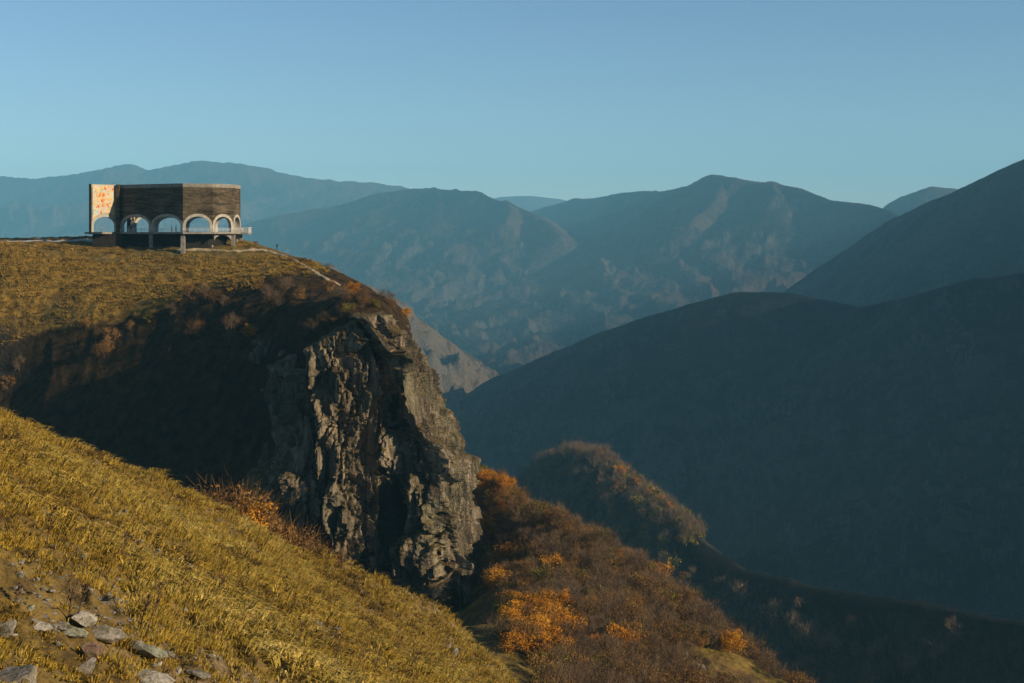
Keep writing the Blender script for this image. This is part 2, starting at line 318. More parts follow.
# ------------------------------------------------------------------ the ground sheet
def ground():
    pxs = np.concatenate([np.arange(-150, 1175, 1.4)]); th = np.arctan((pxs-CX)/F)
    side = math.radians(3.5)
    left = np.linspace(-math.pi, th[0], int((math.pi+th[0])/side)+2)[:-1]; right = np.linspace(th[-1], math.pi, int((math.pi-th[-1])/side)+2)[1:-1]
    th = np.concatenate([left, th, right])
    r = np.concatenate([[0.01], np.geomspace(1.2, 22, 50), np.arange(22.3, 70, .3), np.arange(70, 155, .32), np.arange(155.6, 430, .8), np.geomspace(432, 2600, 330), np.geomspace(2620, 12500, 330), np.geomspace(12600, 14900, 25)])
    R, T = np.meshgrid(r, th, indexing='ij'); X = R*np.sin(T); Y = R*np.cos(T)
    Z, zone = terrain(X.ravel(), Y.ravel())
    nr, nt = R.shape; V = np.stack([X.ravel(), Y.ravel(), Z], 1)
    i = np.arange(nr-1)[:, None]*nt; j = np.arange(nt)[None]; j2 = (j+1) % nt
    Q = np.stack([i+j, i+j2, i+nt+j2, i+nt+j], -1).reshape(-1, 4)[:, ::-1]
    zq = zone[Q[:, 0]]; names = [ZN[k] for k in range(len(ZN))]; groups = {}
    for k, nm in enumerate(names): groups.setdefault(nm, []).append(k)
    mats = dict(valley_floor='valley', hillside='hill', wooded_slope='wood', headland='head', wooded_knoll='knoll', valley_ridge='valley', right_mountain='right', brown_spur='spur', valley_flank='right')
    for nm, ks in groups.items():
        q = Q[np.isin(zq, ks)]
        if not len(q): continue
        u, inv = np.unique(q, return_inverse=True)
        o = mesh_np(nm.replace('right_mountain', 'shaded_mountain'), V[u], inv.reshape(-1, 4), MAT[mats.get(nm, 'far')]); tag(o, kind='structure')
ground()

# ------------------------------------------------------------------ air
def haze():
    bm = bmesh.new(); bmesh.ops.create_cube(bm, size=1)
    for v in bm.verts: v.co = Vector((v.co.x*30000, v.co.y*30000, -980 if v.co.z < 0 else 700))
    me = bpy.data.meshes.new('haze'); bm.to_mesh(me); o = bpy.data.objects.new('haze', me); COL.objects.link(o); tag(o, kind='stuff')
    m = bpy.data.materials.new('haze'); m.use_nodes = True; t = m.node_tree; t.nodes.clear()
    v = t.nodes.new('ShaderNodeVolumePrincipled'); out = t.nodes.new('ShaderNodeOutputMaterial'); t.links.new(v.outputs[0], out.inputs['Volume'])
    v.inputs['Color'].default_value = (*HAZE_COL, 1); v.inputs['Density'].default_value = HAZE; v.inputs['Anisotropy'].default_value = -.12
    me.materials.append(m)
haze()

# ------------------------------------------------------------------ the rock face
def resample(P, n, closed=False):
    P = np.array(P, float); m = len(P); t = np.linspace(0, m-1, n); i = np.clip(t.astype(int), 0, m-2); f = (t-i)[:, None]
    g = lambda k: P[np.clip(k, 0, m-1)]
    a, b, c, d = g(i-1), g(i), g(i+1), g(i+2)
    return .5*((2*b)+(c-a)*f+(2*a-5*b+4*c-d)*f*f+(3*b-a-3*c+d)*f**3)
def cliff():
    nu, nv = 1000, 420
    lev = np.stack([resample(c, nu) for c in CL])            # level, u, 2
    # arc-length even spacing from the middle level
    a = lev[3]; L = np.r_[0, np.cumsum(np.hypot(*np.diff(a, axis=0).T))]; tt = np.interp(np.linspace(0, L[-1], nu), L, np.arange(nu))
    i0 = np.clip(tt.astype(int), 0, nu-2); f = (tt-i0)[None, :, None]; lev = lev[:, i0]*(1-f)+lev[:, i0+1]*f
    U = np.linspace(0, L[-1], nu)
    tx, ty = lev[2, :, 0], lev[2, :, 1]; g = np.gradient(lev[2], axis=0); gl = np.hypot(*g.T)+1e-9; nrm = np.stack([g[:, 1]/gl, -g[:, 0]/gl], 1)
    zt, _ = terrain(tx-nrm[:, 0]*5.5, ty-nrm[:, 1]*5.5)
    # cap the rim so that the grass runs over it
    zt = zt+.9*noise2(U/4., U*0+3.3, 7)+.6
    pu = CX+tx/ty*F; rim = np.interp(pu, [290, 315, 345, 378, 410, 430], [-22, -20.5, -17.5, -14.8, -15.8, -17]); k = sst(290, 312, pu)*(U > 20)
    zt = zt*(1-k)-6*(1-k)*(U < 60)+(rim+.8*noise2(U/4., U*0+3.3, 7))*k
    lz = np.array(CL_Z, float)
    v = np.linspace(0, 1, nv)[:, None]; zb = -86.
    Z = zt[None]*(1-v)+zb*v
    P = np.zeros((nv, nu, 2))
    for c in (0, 1):
        for j in range(nu): P[:, j, c] = np.interp(-Z[:, j], -lz, lev[:, j, c])
    gu = np.gradient(P, axis=1); gl = np.hypot(gu[..., 0], gu[..., 1])+1e-9; n = np.stack([gu[..., 1]/gl, -gu[..., 0]/gl], -1)
    UU = np.broadcast_to(U[None], Z.shape)
    # vertical ribs and chimneys, warped with height
    wu = UU+2.2*noise2(UU/9., Z/26., 51)+.9*noise2(UU/3., Z/8., 52)
    rib = ridged(wu/9.5, Z/46., 2, 61)-.8
    rib2 = ridged(wu/3.4, Z/26., 3, 64)-.8
    blk = noise3(P[..., 0]/7., P[..., 1]/7., Z/10., 68)
    top = sst(0, .05, v)
    px = CX+P[..., 0]/P[..., 1]*F
    front = P[..., 1] < 300
    def g1(c, w): return np.exp(-((px-c)/w)**2)*front
    low = sst(-45, -62, Z)
    D = 3.6*rib*(1-.45*low)+1.6*rib2+.6*(ridged(wu/1.7, Z/15., 2, 66)-.8)+2.6*blk+2.6*low*noise3(P[..., 0]/4.5, P[..., 1]/4.5, Z/5., 69)
    D = D+2.6*g1(330, 16)*sst(-24, -34, Z)+2.2*g1(300, 12)*sst(-50, -60, Z)-1.4*g1(383-(Z+40)*.25, 11)*sst(-26, -36, Z)+2.5*g1(432, 20)*sst(-30, -50, Z)
    D = D+2.2*g1(370, 16)*sst(-36, -48, Z)-1.5*g1(335, 12)*sst(-62, -70, Z)-3*g1(440, 25)*sst(-73, -80, Z)
    x3, y3 = P[..., 0]+n[..., 0]*D, P[..., 1]+n[..., 1]*D
    fine = noise3(x3/1.6, y3/1.6, Z/3.4, 71)*1.15+noise3(x3/.8, y3/.8, Z/1.1, 72)*.38+noise3(x3/.4, y3/.4, Z/.5, 73)*.16
    def cells(a, b, seed):
        ia = np.floor(a); ib = np.floor(b); f1 = np.full(a.shape, 9.); f2 = np.full(a.shape, 9.); val = np.zeros(a.shape)
        for da in (-1, 0, 1):
            for db in (-1, 0, 1):
                h1 = _hash(ia+da, ib+db, ia*0, seed)/4294967295.; h2 = _hash(ia+da, ib+db, ia*0+1, seed)/4294967295.; h3 = _hash(ia+da, ib+db, ia*0+2, seed)/4294967295.; h4 = _hash(ia+da, ib+db, ia*0+3, seed)/4294967295.
                dd = np.hypot(a-ia-da-h1, b-ib-db-h2); v_ = h3+(h4-.5)*(a-ia-da-h1)*1.4+(h1-.5)*(b-ib-db-h2)*1.2; n1 = dd < f1
                f2 = np.where(n1, f1, np.minimum(f2, dd)); val = np.where(n1, v_, val); f1 = np.where(n1, dd, f1)
        return val-.5, f2-f1
    ju = wu+.35*noise2(UU*1.3, Z*1.3, 81); jz = Z+.5*noise2(UU*.9+9, Z*.9, 82)
    c1, e1 = cells(ju/3.0, jz/9.0, 83); c2, e2 = cells(ju/1.1+5, jz/5.0, 84); c3, e3 = cells(ju/.5, jz/1.8, 85)
    fine = fine*.55+2.9*c1-1.5*(1-sst(0, .16, e1))+1.3*c2-.5*(1-sst(0, .14, e2))+.45*c3
    led = (((Z+2*noise2(UU/6., Z/6., 75))/3.1) % 1.0); fine = fine+.25*np.where(led < .75, led, (1-led)*3)-.2
    D = (D*top+fine*(.35+.65*top))-2.0*(1-sst(0, .04, v))*1.0
    X = P[..., 0]+n[..., 0]*D; Y = P[..., 1]+n[..., 1]*D
    V = np.stack([X, Y, Z+.5*noise3(x3/1.2, y3/1.2, Z/1.2, 77)*top], -1).reshape(-1, 3)
    V = V.reshape(nv, nu, 3); cx, cy, _ = W3(365, 0, 305); cz = terrain(np.array([cx]), np.array([cy]))[0][0]-2.5; cap = []
    for q in np.linspace(1, 0, 26)[:-1]:
        c = V[0]*(1-q)+np.array([cx, cy, cz])*q; c[:, 2] += .8*noise2(c[:, 0]/3, c[:, 1]/3, 9)*min(1, q*6); cap.append(c)
    V = np.concatenate([np.array(cap), V]).reshape(-1, 3); nv += 25
    i = np.arange(nv-1)[:, None]*nu; j = np.arange(nu-1)[None]
    Q = np.stack([i+j, i+nu+j, i+nu+j+1, i+j+1], -1).reshape(-1, 4)
    o = mesh_np('cliff', V, Q, MAT['cliff'], smooth=False); tag(o, kind='structure')
cliff()

# ------------------------------------------------------------------ placing helpers
def hit(px, py, d0=12, d1=700, n=1400):
    d = np.linspace(d0, d1, n)**1.0; x = (px-CX)/F*d; z = (HY-py)/F*d; t, _ = terrain(x, d); k = np.argmax(z < t)
    if not (z < t).any(): k = n-1
    return x[k], d[k], t[k]
def zat(x, y): return float(terrain(np.array([float(x)]), np.array([float(y)]))[0][0])
rng = np.random.default_rng(7); random.seed(7)

# ------------------------------------------------------------------ the viewing monument
def poly_obj(name, polys, mat, parent, smooth=False):
    """polys: list of (list of verts, list of faces)"""
    V = []; Fc = []
    for v, f in polys:
        b = len(V); V += v; Fc += [tuple(i+b for i in q) for q in f]
    me = bpy.data.meshes.new(name); me.from_pydata(V, [], Fc); me.update(); me.materials.append(mat)
    o = bpy.data.objects.new(name, me); COL.objects.link(o)
    bm = bmesh.new(); bm.from_mesh(me); bmesh.ops.recalc_face_normals(bm, faces=bm.faces); bm.to_mesh(me); bm.free()
    if parent: o.parent = parent; o.matrix_parent_inverse = Matrix.Translation(-Vector(parent.location))
    return o
def box(x0, x1, y0, y1, z0, z1):
    v = [(x, y, z) for z in (z0, z1) for y in (y0, y1) for x in (x0, x1)]
    return v, [(0, 2, 3, 1), (4, 5, 7, 6), (0, 1, 5, 4), (2, 6, 7, 3), (0, 4, 6, 2), (1, 3, 7, 5)]
def facet(p0, p1, us, lo, hi, thick, off=0.):
    """vertical slab over p0-p1; lo/hi heights sampled at us; thickness inwards (left of p0->p1)"""
    p0 = Vector(p0); p1 = Vector(p1); L = (p1-p0).length; t = (p1-p0)/L; n = Vector((-t.y, t.x)); v = []; f = []
    for u, a, b in zip(us, lo, hi):
        q = p0+t*u
        for s_, z in ((-off, a), (-off, b), (thick+off, b), (thick+off, a)): v.append((q.x+n.x*s_, q.y+n.y*s_, z))
    for i in range(len(us)-1):
        a, b = 4*i, 4*i+4
        for k in range(4): f.append((a+k, a+(k+1) % 4, b+(k+1) % 4, b+k))
    f += [(3, 2, 1, 0), (len(v)-4, len(v)-3, len(v)-2, len(v)-1)]
    return v, f
def monument():
    def stone(name, c1, c2, sc): 
        n = N(name); br = n.t.nodes.new('ShaderNodeTexBrick'); br.inputs['Scale'].default_value = 1; br.inputs['Brick Width'].default_value = .7; br.inputs['Row Height'].default_value = .3; br.inputs['Mortar Size'].default_value = .02
        sp = n.t.nodes.new('ShaderNodeSeparateXYZ'); n.lk(n.geo.outputs['Position'], sp.inputs[0]); cb = n.t.nodes.new('ShaderNodeCombineXYZ')
        n.lk(n.math('ADD', sp.outputs[0], n.math('MULTIPLY', sp.outputs[1], .8)), cb.inputs[0]); n.lk(sp.outputs[2], cb.inputs[1]); n.lk(cb.outputs[0], br.inputs[0])
        f = n.math('ADD', n.math('MULTIPLY', n.noise(sc, 5, .7), .7), n.math('ADD', n.math('MULTIPLY', n.noise(.25, 3, .5, n.map((1, 1, .3))), .4), n.math('MULTIPLY', n.math('SUBTRACT', n.noise(.9, 3, .6, n.map((.25, .25, 2.2))), .5), .9)))
        col = n.ramp(f, [(.35, c1), (.75, c2)]); n.bump(br.outputs['Fac'], -.5, .05)
        return n.done(n.mix(br.outputs['Fac'], col, tuple(a*.5 for a in c1)))
    wallm = stone('dark_tuff_blocks', (.014, .011, .007), (.17, .13, .08), 2.2); lightm = M_simple('pale_travertine', (.27, .24, .19), (.46, .42, .34), 1.2); conc = M_simple('weathered_concrete', (.15, .135, .11), (.32, .29, .24), .8)
    dark = M_simple('shaded_concrete', (.010, .009, .008), (.028, .025, .022), .8); metal = M_simple('painted_railing', (.45, .43, .38), (.6, .58, .52), 2)  # dark concrete of foundation and left end pier has shade put into its colour
    n = N('ceramic_mosaic'); v = n.vor(2.2, n.map((1, 1, 1)), 'Color'); sp = n.t.nodes.new('ShaderNodeSeparateColor'); n.lk(v, sp.inputs[0])
    w1 = n.noise(.30, 2, .5, None, 1.2); w2 = n.noise(.55, 2, .5, n.map((1, 1, 1), None, (0, 0, 1)), 2.)
    col = n.ramp(n.math('ADD', n.math('MULTIPLY', w1, .86), n.math('MULTIPLY', sp.outputs[0], .14)), [(.0, (.46, .43, .33)), (.40, (.56, .30, .03)), (.455, (.48, .46, .38)), (.52, (.60, .20, .02)), (.535, (.68, .45, .07)), (.56, (.50, .47, .38)), (.62, (.22, .40, .38)), (.68, (.45, .45, .38))], 'CONSTANT')
    col = n.mix(n.ramp(w2, [(.61, 0), (.62, .95)], 'CONSTANT'), col, (.55, .09, .02)); n.bump(n.vor(9, None, 'Distance', 'DISTANCE_TO_EDGE'), .2, .02); mos = n.done(col, .4)
    X = lambda px, y: ((px-CX)/F*y, y)
    ring = [X(118.8, 358.4), X(151, 355.2), X(182.9, 350), X(212.5, 352), X(233, 357.8), X(240.5, 365.4), (-73, 372.5), (-79.5, 377.5), (-87.5, 378.5), (-95, 374.5), (-99.3, 368), (-99.2, 362.6)]
    ring[0] = X(120, 360.2)
    P = [X(91, 354.6), X(118.3, 360.6)]
    z0, zt = .75, 12.85; r = empty('viewing_monument', (-86, 364, 0), 'round stone viewing monument with arcades and a bright mosaic panel on the plateau', 'monument')
    def bay(p0, p1, mos_=False, th=.75):
        L = math.hypot(p1[0]-p0[0], p1[1]-p0[1]); us = sorted(set([0, .001, L]+list(np.linspace(.0, L, 41)))); zs = z0+1.6; c = L/2
        ow = L/2; iw = L/2-(.7 if L > 5 else .6); oz = 5.3 if L > 4 else 4.9; iz = oz-.68
        outer = lambda u: zs+(oz-zs)*math.sqrt(max(0, 1-((u-c)/ow)**2))
        us2 = sorted(set(us+[c-iw-.0005, c-iw+.0005, c+iw-.0005, c+iw+.0005]))
        inner = lambda u: z0 if abs(u-c) > iw else zs+(iz-zs)*math.sqrt(max(0, 1-((u-c)/iw)**2))
        poly_obj('wall', [facet(p0, p1, us, [outer(u) for u in us], [zt-.9]*len(us), th)], lightm if mos_ else wallm, r)
        poly_obj('arch', [facet(p0, p1, us2, [inner(u) for u in us2], [max(inner(u)+.05, outer(u)+.004) for u in us2], th, .09)], lightm, r)
        poly_obj('cornice', [facet(p0, p1, [0, L], [zt-.898]*2, [zt]*2, th, .07)], conc if not mos_ else lightm, r)
    for a, b in zip(ring[:-1], ring[1:]): bay(a, b)
    bay(P[0], P[1], True)
    (ax, ay), (bx, by) = P; L = math.hypot(bx-ax, by-ay); t = ((bx-ax)/L, (by-ay)/L); nn = (t[1], -t[0])
    us = list(np.linspace(.35, L-.25, 31)); c = L/2; lo = [2.45+3.1*math.sqrt(max(0, 1-((u-c)/(L/2))**2)) for u in us]
    poly_obj('mosaic_panel', [facet((ax+nn[0]*.16, ay+nn[1]*.16), (bx+nn[0]*.16, by+nn[1]*.16), us, lo, [zt-.25]*len(us), .06)], mos, r)
    # end piers
    for px, y, w in ((118.2, 359.6, .85),): x = X(px, y)[0]; poly_obj('end_pier', [box(x-w/2, x+w/2, y-.5, y+.6, -7, zt+.05)], wallm, r)
    x = X(91.3, 354.4)[0]; poly_obj('end_pier', [box(x-.5, x+.0, 354.1, 355.9, .2, zt+.02)], dark, r)
    # deck
    cx, cy = -86, 364; dk = [(cx+(a-cx)*1.07, cy+(b-cy)*1.09) for a, b in ring[:10]]+[(-102, 371), (-108, 366), (-108, 355.5), (-103, 353.6)]
    # smooth the deck front a little
    nd = len(dk); v = [(a, b, z) for z in (.28, .747) for a, b in dk]; f = [tuple(range(nd))[::-1], tuple(range(nd, 2*nd))]+[(i, (i+1) % nd, nd+(i+1) % nd, nd+i) for i in range(nd)]
    poly_obj('deck', [(v, f)], conc, r)
    fd = [(cx+(a-cx)*.86, cy+(b-cy)*.80) for a, b in ring[:10]]+[(-99, 368), (-106, 365), (-106.2, 356.2), (-99, 358)]; nd = len(fd); v = [(a, b, z) for z in (-14, .279) for a, b in fd]
    poly_obj('foundation', [(v, [tuple(range(nd))[::-1], tuple(range(nd, 2*nd))]+[(i, (i+1) % nd, nd+(i+1) % nd, nd+i) for i in range(nd)])], dark, r)
    for (a, b), w in ((ring[1], .45), (ring[2], .5), (ring[4], .45), (ring[5], .45)):
        poly_obj('pillar', [box(a-w, a+w, b-w*.6, b+w, -9, .278)], conc, r)
    # low arches below the deck on the right
    for i in (3, 4):
        p0, p1 = ring[i], ring[i+1]; L = math.hypot(p1[0]-p0[0], p1[1]-p0[1]); us = list(np.linspace(.6, L-.6, 31)); c = L/2
        poly_obj('support_arch', [facet(p0, p1, us, [-1.9+1.9*math.sqrt(max(0, 1-((u-c)/(L/2-.5))**2)) for u in us], [.277]*31, .5)], conc, r)
    # railing of the deck
    pts = [(cx+(a-cx)*1.06, cy+(b-cy)*1.075) for a, b in ring[:7]]; pl = []
    for (a, b), (c_, d) in zip(pts[:-1], pts[1:]):
        L = math.hypot(c_-a, d-b); k = max(2, int(L/1.3))
        for q in range(k): u = q/k; x, y = a+(c_-a)*u, b+(d-b)*u; pl.append(box(x-.04, x+.04, y-.04, y+.04, .74, 1.72))
        for zz in (1.05, 1.4, 1.72): pl.append(facet((a, b), (c_, d), [0, L], [zz-.03]*2, [zz+.03]*2, .05))
    poly_obj('railing', pl, metal, r)
    # small balcony to the right
    x0, x1 = -71.2, -67.6
    poly_obj('balcony', [box(x0, x1, 361.0, 365.2, .2, .5), box(x0, x0+.4, 362.5, 363.5, -5, .2)], conc, r)
    pl = []
    for i in range(10):
        x = x0+.1+(x1-x0-.2)*i/9
        for y in (361.1, 365.1): pl.append(box(x-.05, x+.05, y-.05, y+.05, .49, 1.9))
    for i in range(1, 9): y = 361.1+4*i/9; pl.append(box(x1-.15, x1-.05, y-.05, y+.05, .49, 1.9))
    for zz in (.75, 1.2, 1.85):
        pl += [box(x0, x1, 361.02, 361.07, zz, zz+.12), box(x0, x1, 365.12, 365.17, zz, zz+.12), box(x1-.04, x1+.01, 361.1, 365.1, zz+.003, zz+.117)]
    poly_obj('railing', pl, metal, r)
monument()

# ------------------------------------------------------------------ paths
def ribbon(name, pts, width, mat):
    P = resample([p[:2] for p in pts], len(pts)*24); g = np.gradient(P, axis=0); g /= np.hypot(*g.T)[:, None]+1e-9; n = np.stack([-g[:, 1], g[:, 0]], 1)
    w = np.linspace(-1, 1, 7); X = P[:, None, 0]+n[:, None, 0]*w*width*(.5+.12*noise2(np.arange(len(P))[:, None]/9., w*0+.5, 3)); Y = P[:, None, 1]+n[:, None, 1]*w*width*.5
    Z, _ = terrain(X.ravel(), Y.ravel()); Z = Z.reshape(X.shape)+.16-.12*w**4
    V = np.stack([X, Y, Z], -1).reshape(-1, 3); i = np.arange(len(P)-1)[:, None]*7; j = np.arange(6)[None]
    o = mesh_np(name, V, np.stack([i+j, i+7+j, i+7+j+1, i+j+1], -1).reshape(-1, 4), mat); return tag(o, kind='structure')
pm = M_simple('trodden_earth', (.20, .15, .09), (.42, .34, .23), 1.5)
ribbon('path', [hit(*p, 250) for p in [(176, 252.5), (195, 250), (216, 250.5), (236, 251), (252, 250), (266, 250.5), (282, 255), (296, 260.5), (306, 267), (318, 274), (330, 281), (341, 286)]], 1.15, pm)
ribbon('road', [(-260, 318, 0), (-180, 336, 0), (-140, 346, 0), (-126, 356, 0), (-116, 366, 0), (-106, 372, 0)], 4.5, M_simple('gravel_road', (.34, .31, .26), (.5, .46, .40), 1))

# ------------------------------------------------------------------ grass
def blades(name, XY, n_per, length, width, spread, lean, mat, seed, droop=.6):
    """tufts of narrow triangles rooted on the ground at XY"""
    r = np.random.default_rng(seed); n = len(XY); Z, _ = terrain(XY[:, 0], XY[:, 1])
    m = n*n_per; c = np.repeat(np.c_[XY, Z], n_per, 0); size = np.repeat(r.uniform(.6, 1.4, n), n_per)*length[np.repeat(np.arange(n), n_per)] if isinstance(length, np.ndarray) else np.repeat(r.uniform(.6, 1.4, n), n_per)*length
    wd = width[np.repeat(np.arange(n), n_per)] if isinstance(width, np.ndarray) else width
    a = r.uniform(0, 2*math.pi, m); q = r.uniform(0, 1, m)**.5; d = np.c_[np.cos(a), np.sin(a)]
    b = c.copy(); b[:, :2] += d*(q*spread*size)[:, None]; b[:, 2] -= .06*size
    out = d*(.25+.75*q)[:, None]*droop+np.array(lean)[None]*r.uniform(.4, 1.2, m)[:, None]
    mid = b.copy(); mid[:, :2] += out*(.35*size)[:, None]; mid[:, 2] += size*.62*r.uniform(.7, 1, m)
    tip = b.copy(); tip[:, :2] += out*(1.0*size)[:, None]; tip[:, 2] += size*r.uniform(.55, 1.0, m)-.35*size*droop
    aa = r.uniform(0, math.pi, m); s_ = np.c_[np.cos(aa), np.sin(aa), np.zeros(m)]*np.asarray(wd*r.uniform(.6, 1.3, m))[:, None]
    V = np.stack([b-s_, b+s_, mid+s_*.8, mid-s_*.8, tip-s_*.15, tip+s_*.15], 1).reshape(-1, 3)
    k = np.arange(m)[:, None]*6; Q = np.concatenate([k+np.array([[0, 1, 2, 3]]), k+np.array([[3, 2, 5, 4]])])
    o = mesh_np(name, V, Q, mat, smooth=False); return tag(o, None, None, None, 'stuff')
def M_grass(name, cols, sc=.5):
    n = N(name); a = n.noise(sc, 4, .6); b = n.noise(6, 2, .6); f = n.math('ADD', n.math('MULTIPLY', a, .65), n.math('MULTIPLY', b, .35))
    n.b.inputs['Roughness'].default_value = .7; f = n.math('ADD', f, n.math('MULTIPLY', n.math('SUBTRACT', n.noise(.07, 4, .6), .5), .55))
    return n.done(n.ramp(f, [(.36+.26*i/(len(cols)-1), c) for i, c in enumerate(cols)]))
GM = M_grass('golden_grass', [(.06, .040, .011), (.21, .13, .02), (.41, .26, .032), (.22, .165, .028), (.48, .33, .075)])
GM2 = M_grass('headland_dry_grass', [(.06, .04, .012), (.23, .14, .025), (.36, .23, .05), (.20, .13, .025)], .2)
def sample_view(n, pxr, dr, p=1.5, seed=1):
    r = np.random.default_rng(seed); px = r.uniform(*pxr, n); a, b = dr; u = r.uniform(0, 1, n); d = (a**(1-p+1)+u*(b**(1-p+1)-a**(1-p+1)))**(1/(2-p)) if p != 2 else a*(b/a)**u
    return np.c_[(px-CX)/F*d, d]
def on_fg(P):
    s_, _, _, ins = poly_near(P[:, 0], P[:, 1], fg_poly); return P[s_ > -6]
P = on_fg(sample_view(60000, (-140, 640), (16, 165), 1.0, 3))
bare = fbm(P[:, 0]/7., P[:, 1]/7., 3, 90)+.5*fbm(P[:, 0]/1.4, P[:, 1]/1.4, 2, 91); r_ = np.hypot(P[:, 0], P[:, 1]); bare = bare-.5*((r_ < 48) & (P[:, 0]/P[:, 1]*F > -375)); P = P[bare < .30-.16*((r_ < 40) & (P[:, 0]/P[:, 1]*F < -400))]
r_ = np.hypot(P[:, 0], P[:, 1]); ln = (.17+.20*sst(25, 70, r_)+.10*sst(70, 130, r_))*np.clip(1+.9*fbm(P[:, 0]/3.2, P[:, 1]/3.2, 3, 88), .35, 1.9)
blades('grass', P, 13, ln, .0075+.00019*r_, .75, (.30, -.10), GM, 5, .7)
P = on_fg(sample_view(9000, (-140, 640), (45, 165), .4, 33)); P = P[(fbm(P[:, 0]/12., P[:, 1]/12., 3, 97) > -.25)]
GM3 = M_grass('tussock_grass', [(.05, .033, .011), (.22, .135, .026), (.48, .32, .055), (.24, .18, .032), (.52, .38, .11)], .35)
blades('tussock_grass', P, 34, .52, .035, .95, (.34, -.22), GM3, 9, 1.0)
P = sample_view(26000, (-140, 420), (255, 352), 1.0, 8)
t_, zn = terrain(P[:, 0], P[:, 1]); m_ = (zn == 3) & (fbm(P[:, 0]/9., P[:, 1]/9., 3, 93) > -.35) & (.05*P[:, 0]-.2*t_+1.1 < .35+.6*noise2(P[:, 0]/4., P[:, 1]/4., 99)) & ~((np.abs(P[:, 0]+86) < 19) & (P[:, 1] > 350)); P = P[m_]
blades('grass', P, 9, .55, .07, .8, (.2, -.15), GM2, 6, .8)

# ------------------------------------------------------------------ trees and shrubs
def tube(V, Q, pts, rad, k=5):
    pts = [np.array(p, float) for p in pts]; base = len(V)
    for i, (p, r_) in enumerate(zip(pts, rad)):
        t = pts[min(i+1, len(pts)-1)]-pts[max(i-1, 0)]; t /= np.linalg.norm(t)+1e-9; u = np.cross(t, [.31, .9, .1]); u /= np.linalg.norm(u); w = np.cross(t, u)
        for j in range(k): a = 2*math.pi*j/k; V.append(p+r_*(math.cos(a)*u+math.sin(a)*w))
    for i in range(len(pts)-1):
        for j in range(k): Q.append([base+i*k+j, base+i*k+(j+1) % k, base+(i+1)*k+(j+1) % k, base+(i+1)*k+j])
def tree_parts(seed, height, crown_w, leaves, twigs, leaf, base_h=.25, stems=1, clump=7):
    r = np.random.default_rng(seed); V = []; Q = []; tips = []
    for s_ in range(stems):
        a = r.uniform(0, 6.28); lean = r.uniform(.02, .12)*(1+stems*.5)
        P0 = [np.array([math.cos(a)*lean*q*height+.02*r.normal()*height*(q > 0)+.03*stems*math.cos(a), math.sin(a)*lean*q*height+.02*r.normal()*height*(q > 0)+.03*stems*math.sin(a), q*height*.92-.12*(q == 0)]) for q in (0, .25, .5, .75, 1)]
        tube(V, Q, P0, [height*x/(1+.4*(stems-1)) for x in (.028, .022, .016, .009, .003)])
        for i in range(6):
            q = r.uniform(base_h, .85); k = q*4; p = P0[int(k)]*(1-k+int(k))+P0[min(4, int(k)+1)]*(k-int(k)); b = r.uniform(0, 6.28); l = crown_w*.5*(1.1-q*.6)*r.uniform(.6, 1)
            e = p+np.array([math.cos(b)*l, math.sin(b)*l, l*r.uniform(.4, .9)]); m = (p+e)/2+np.array([0, 0, -.08*l]); tube(V, Q, [p, m, e], [height*.010, height*.006, height*.002], 4); tips.append(e)
    # clump centres
    C = []
    for i in range(clump*stems):
        q = r.uniform(0, 1); a = r.uniform(0, 6.28); rr = crown_w*.5*math.sqrt(r.uniform(0, .8))*math.sin(math.pi*(.18+.75*q)); C.append([math.cos(a)*rr, math.sin(a)*rr, height*(base_h+(1-base_h)*.9*q), crown_w*r.uniform(.13, .24)])
    for e in tips: C.append([e[0], e[1], e[2], crown_w*.16])
    C = np.array(C); LV = []; LQ = []
    k = r.integers(0, len(C), leaves); d = r.normal(size=(leaves, 3)); d /= np.linalg.norm(d, axis=1)[:, None]; c = C[k, :3]+d*(C[k, 3]*r.uniform(.35, 1.1, leaves))[:, None]*np.array([1, 1, .85])
    u = r.normal(size=(leaves, 3)); u /= np.linalg.norm(u, axis=1)[:, None]; w = np.cross(u, r.normal(size=(leaves, 3))); w /= np.linalg.norm(w, axis=1)[:, None]; sz = (leaf*r.uniform(.6, 1.4, leaves))[:, None]
    LV = np.stack([c-u*sz, c-w*sz*.6, c+u*sz, c+w*sz*.6], 1).reshape(-1, 3)
    # twigs: thin slivers running up and outwards
    k = r.integers(0, len(C), twigs); s0 = C[k, :3]+r.normal(size=(twigs, 3))*C[k, 3:4]*.45; dr = s0*np.array([1, 1, 0])/crown_w*1.2+r.normal(size=(twigs, 3))*.35+np.array([0, 0, .9]); dr /= np.linalg.norm(dr, axis=1)[:, None]
    ln_ = (crown_w*r.uniform(.12, .3, twigs))[:, None]; sd_ = np.cross(dr, r.normal(size=(twigs, 3))); sd_ /= np.linalg.norm(sd_, axis=1)[:, None]; sd_ *= height*.0042
    TV = np.stack([s0-sd_, s0+sd_, s0+dr*ln_+sd_*.3, s0+dr*ln_-sd_*.3], 1).reshape(-1, 3)
    CV = np.concatenate([LV, TV]); CQ = np.arange(len(CV)).reshape(-1, 4)
    return np.array(V), np.array(Q), CV, CQ
BARK = M_leaf('grey_brown_bark', (.07, .05, .035), (.16, .12, .085), 2)
LM = dict(bare=M_leaf('bare_twigs', (.075, .048, .028), (.19, .125, .07)), russet=M_leaf('russet_leaves', (.12, .06, .022), (.26, .14, .04)), orange=M_leaf('orange_leaves', (.34, .12, .010), (.55, .26, .022)),
          olive=M_leaf('olive_leaves', (.10, .08, .016), (.24, .18, .03)))
VAR = {}
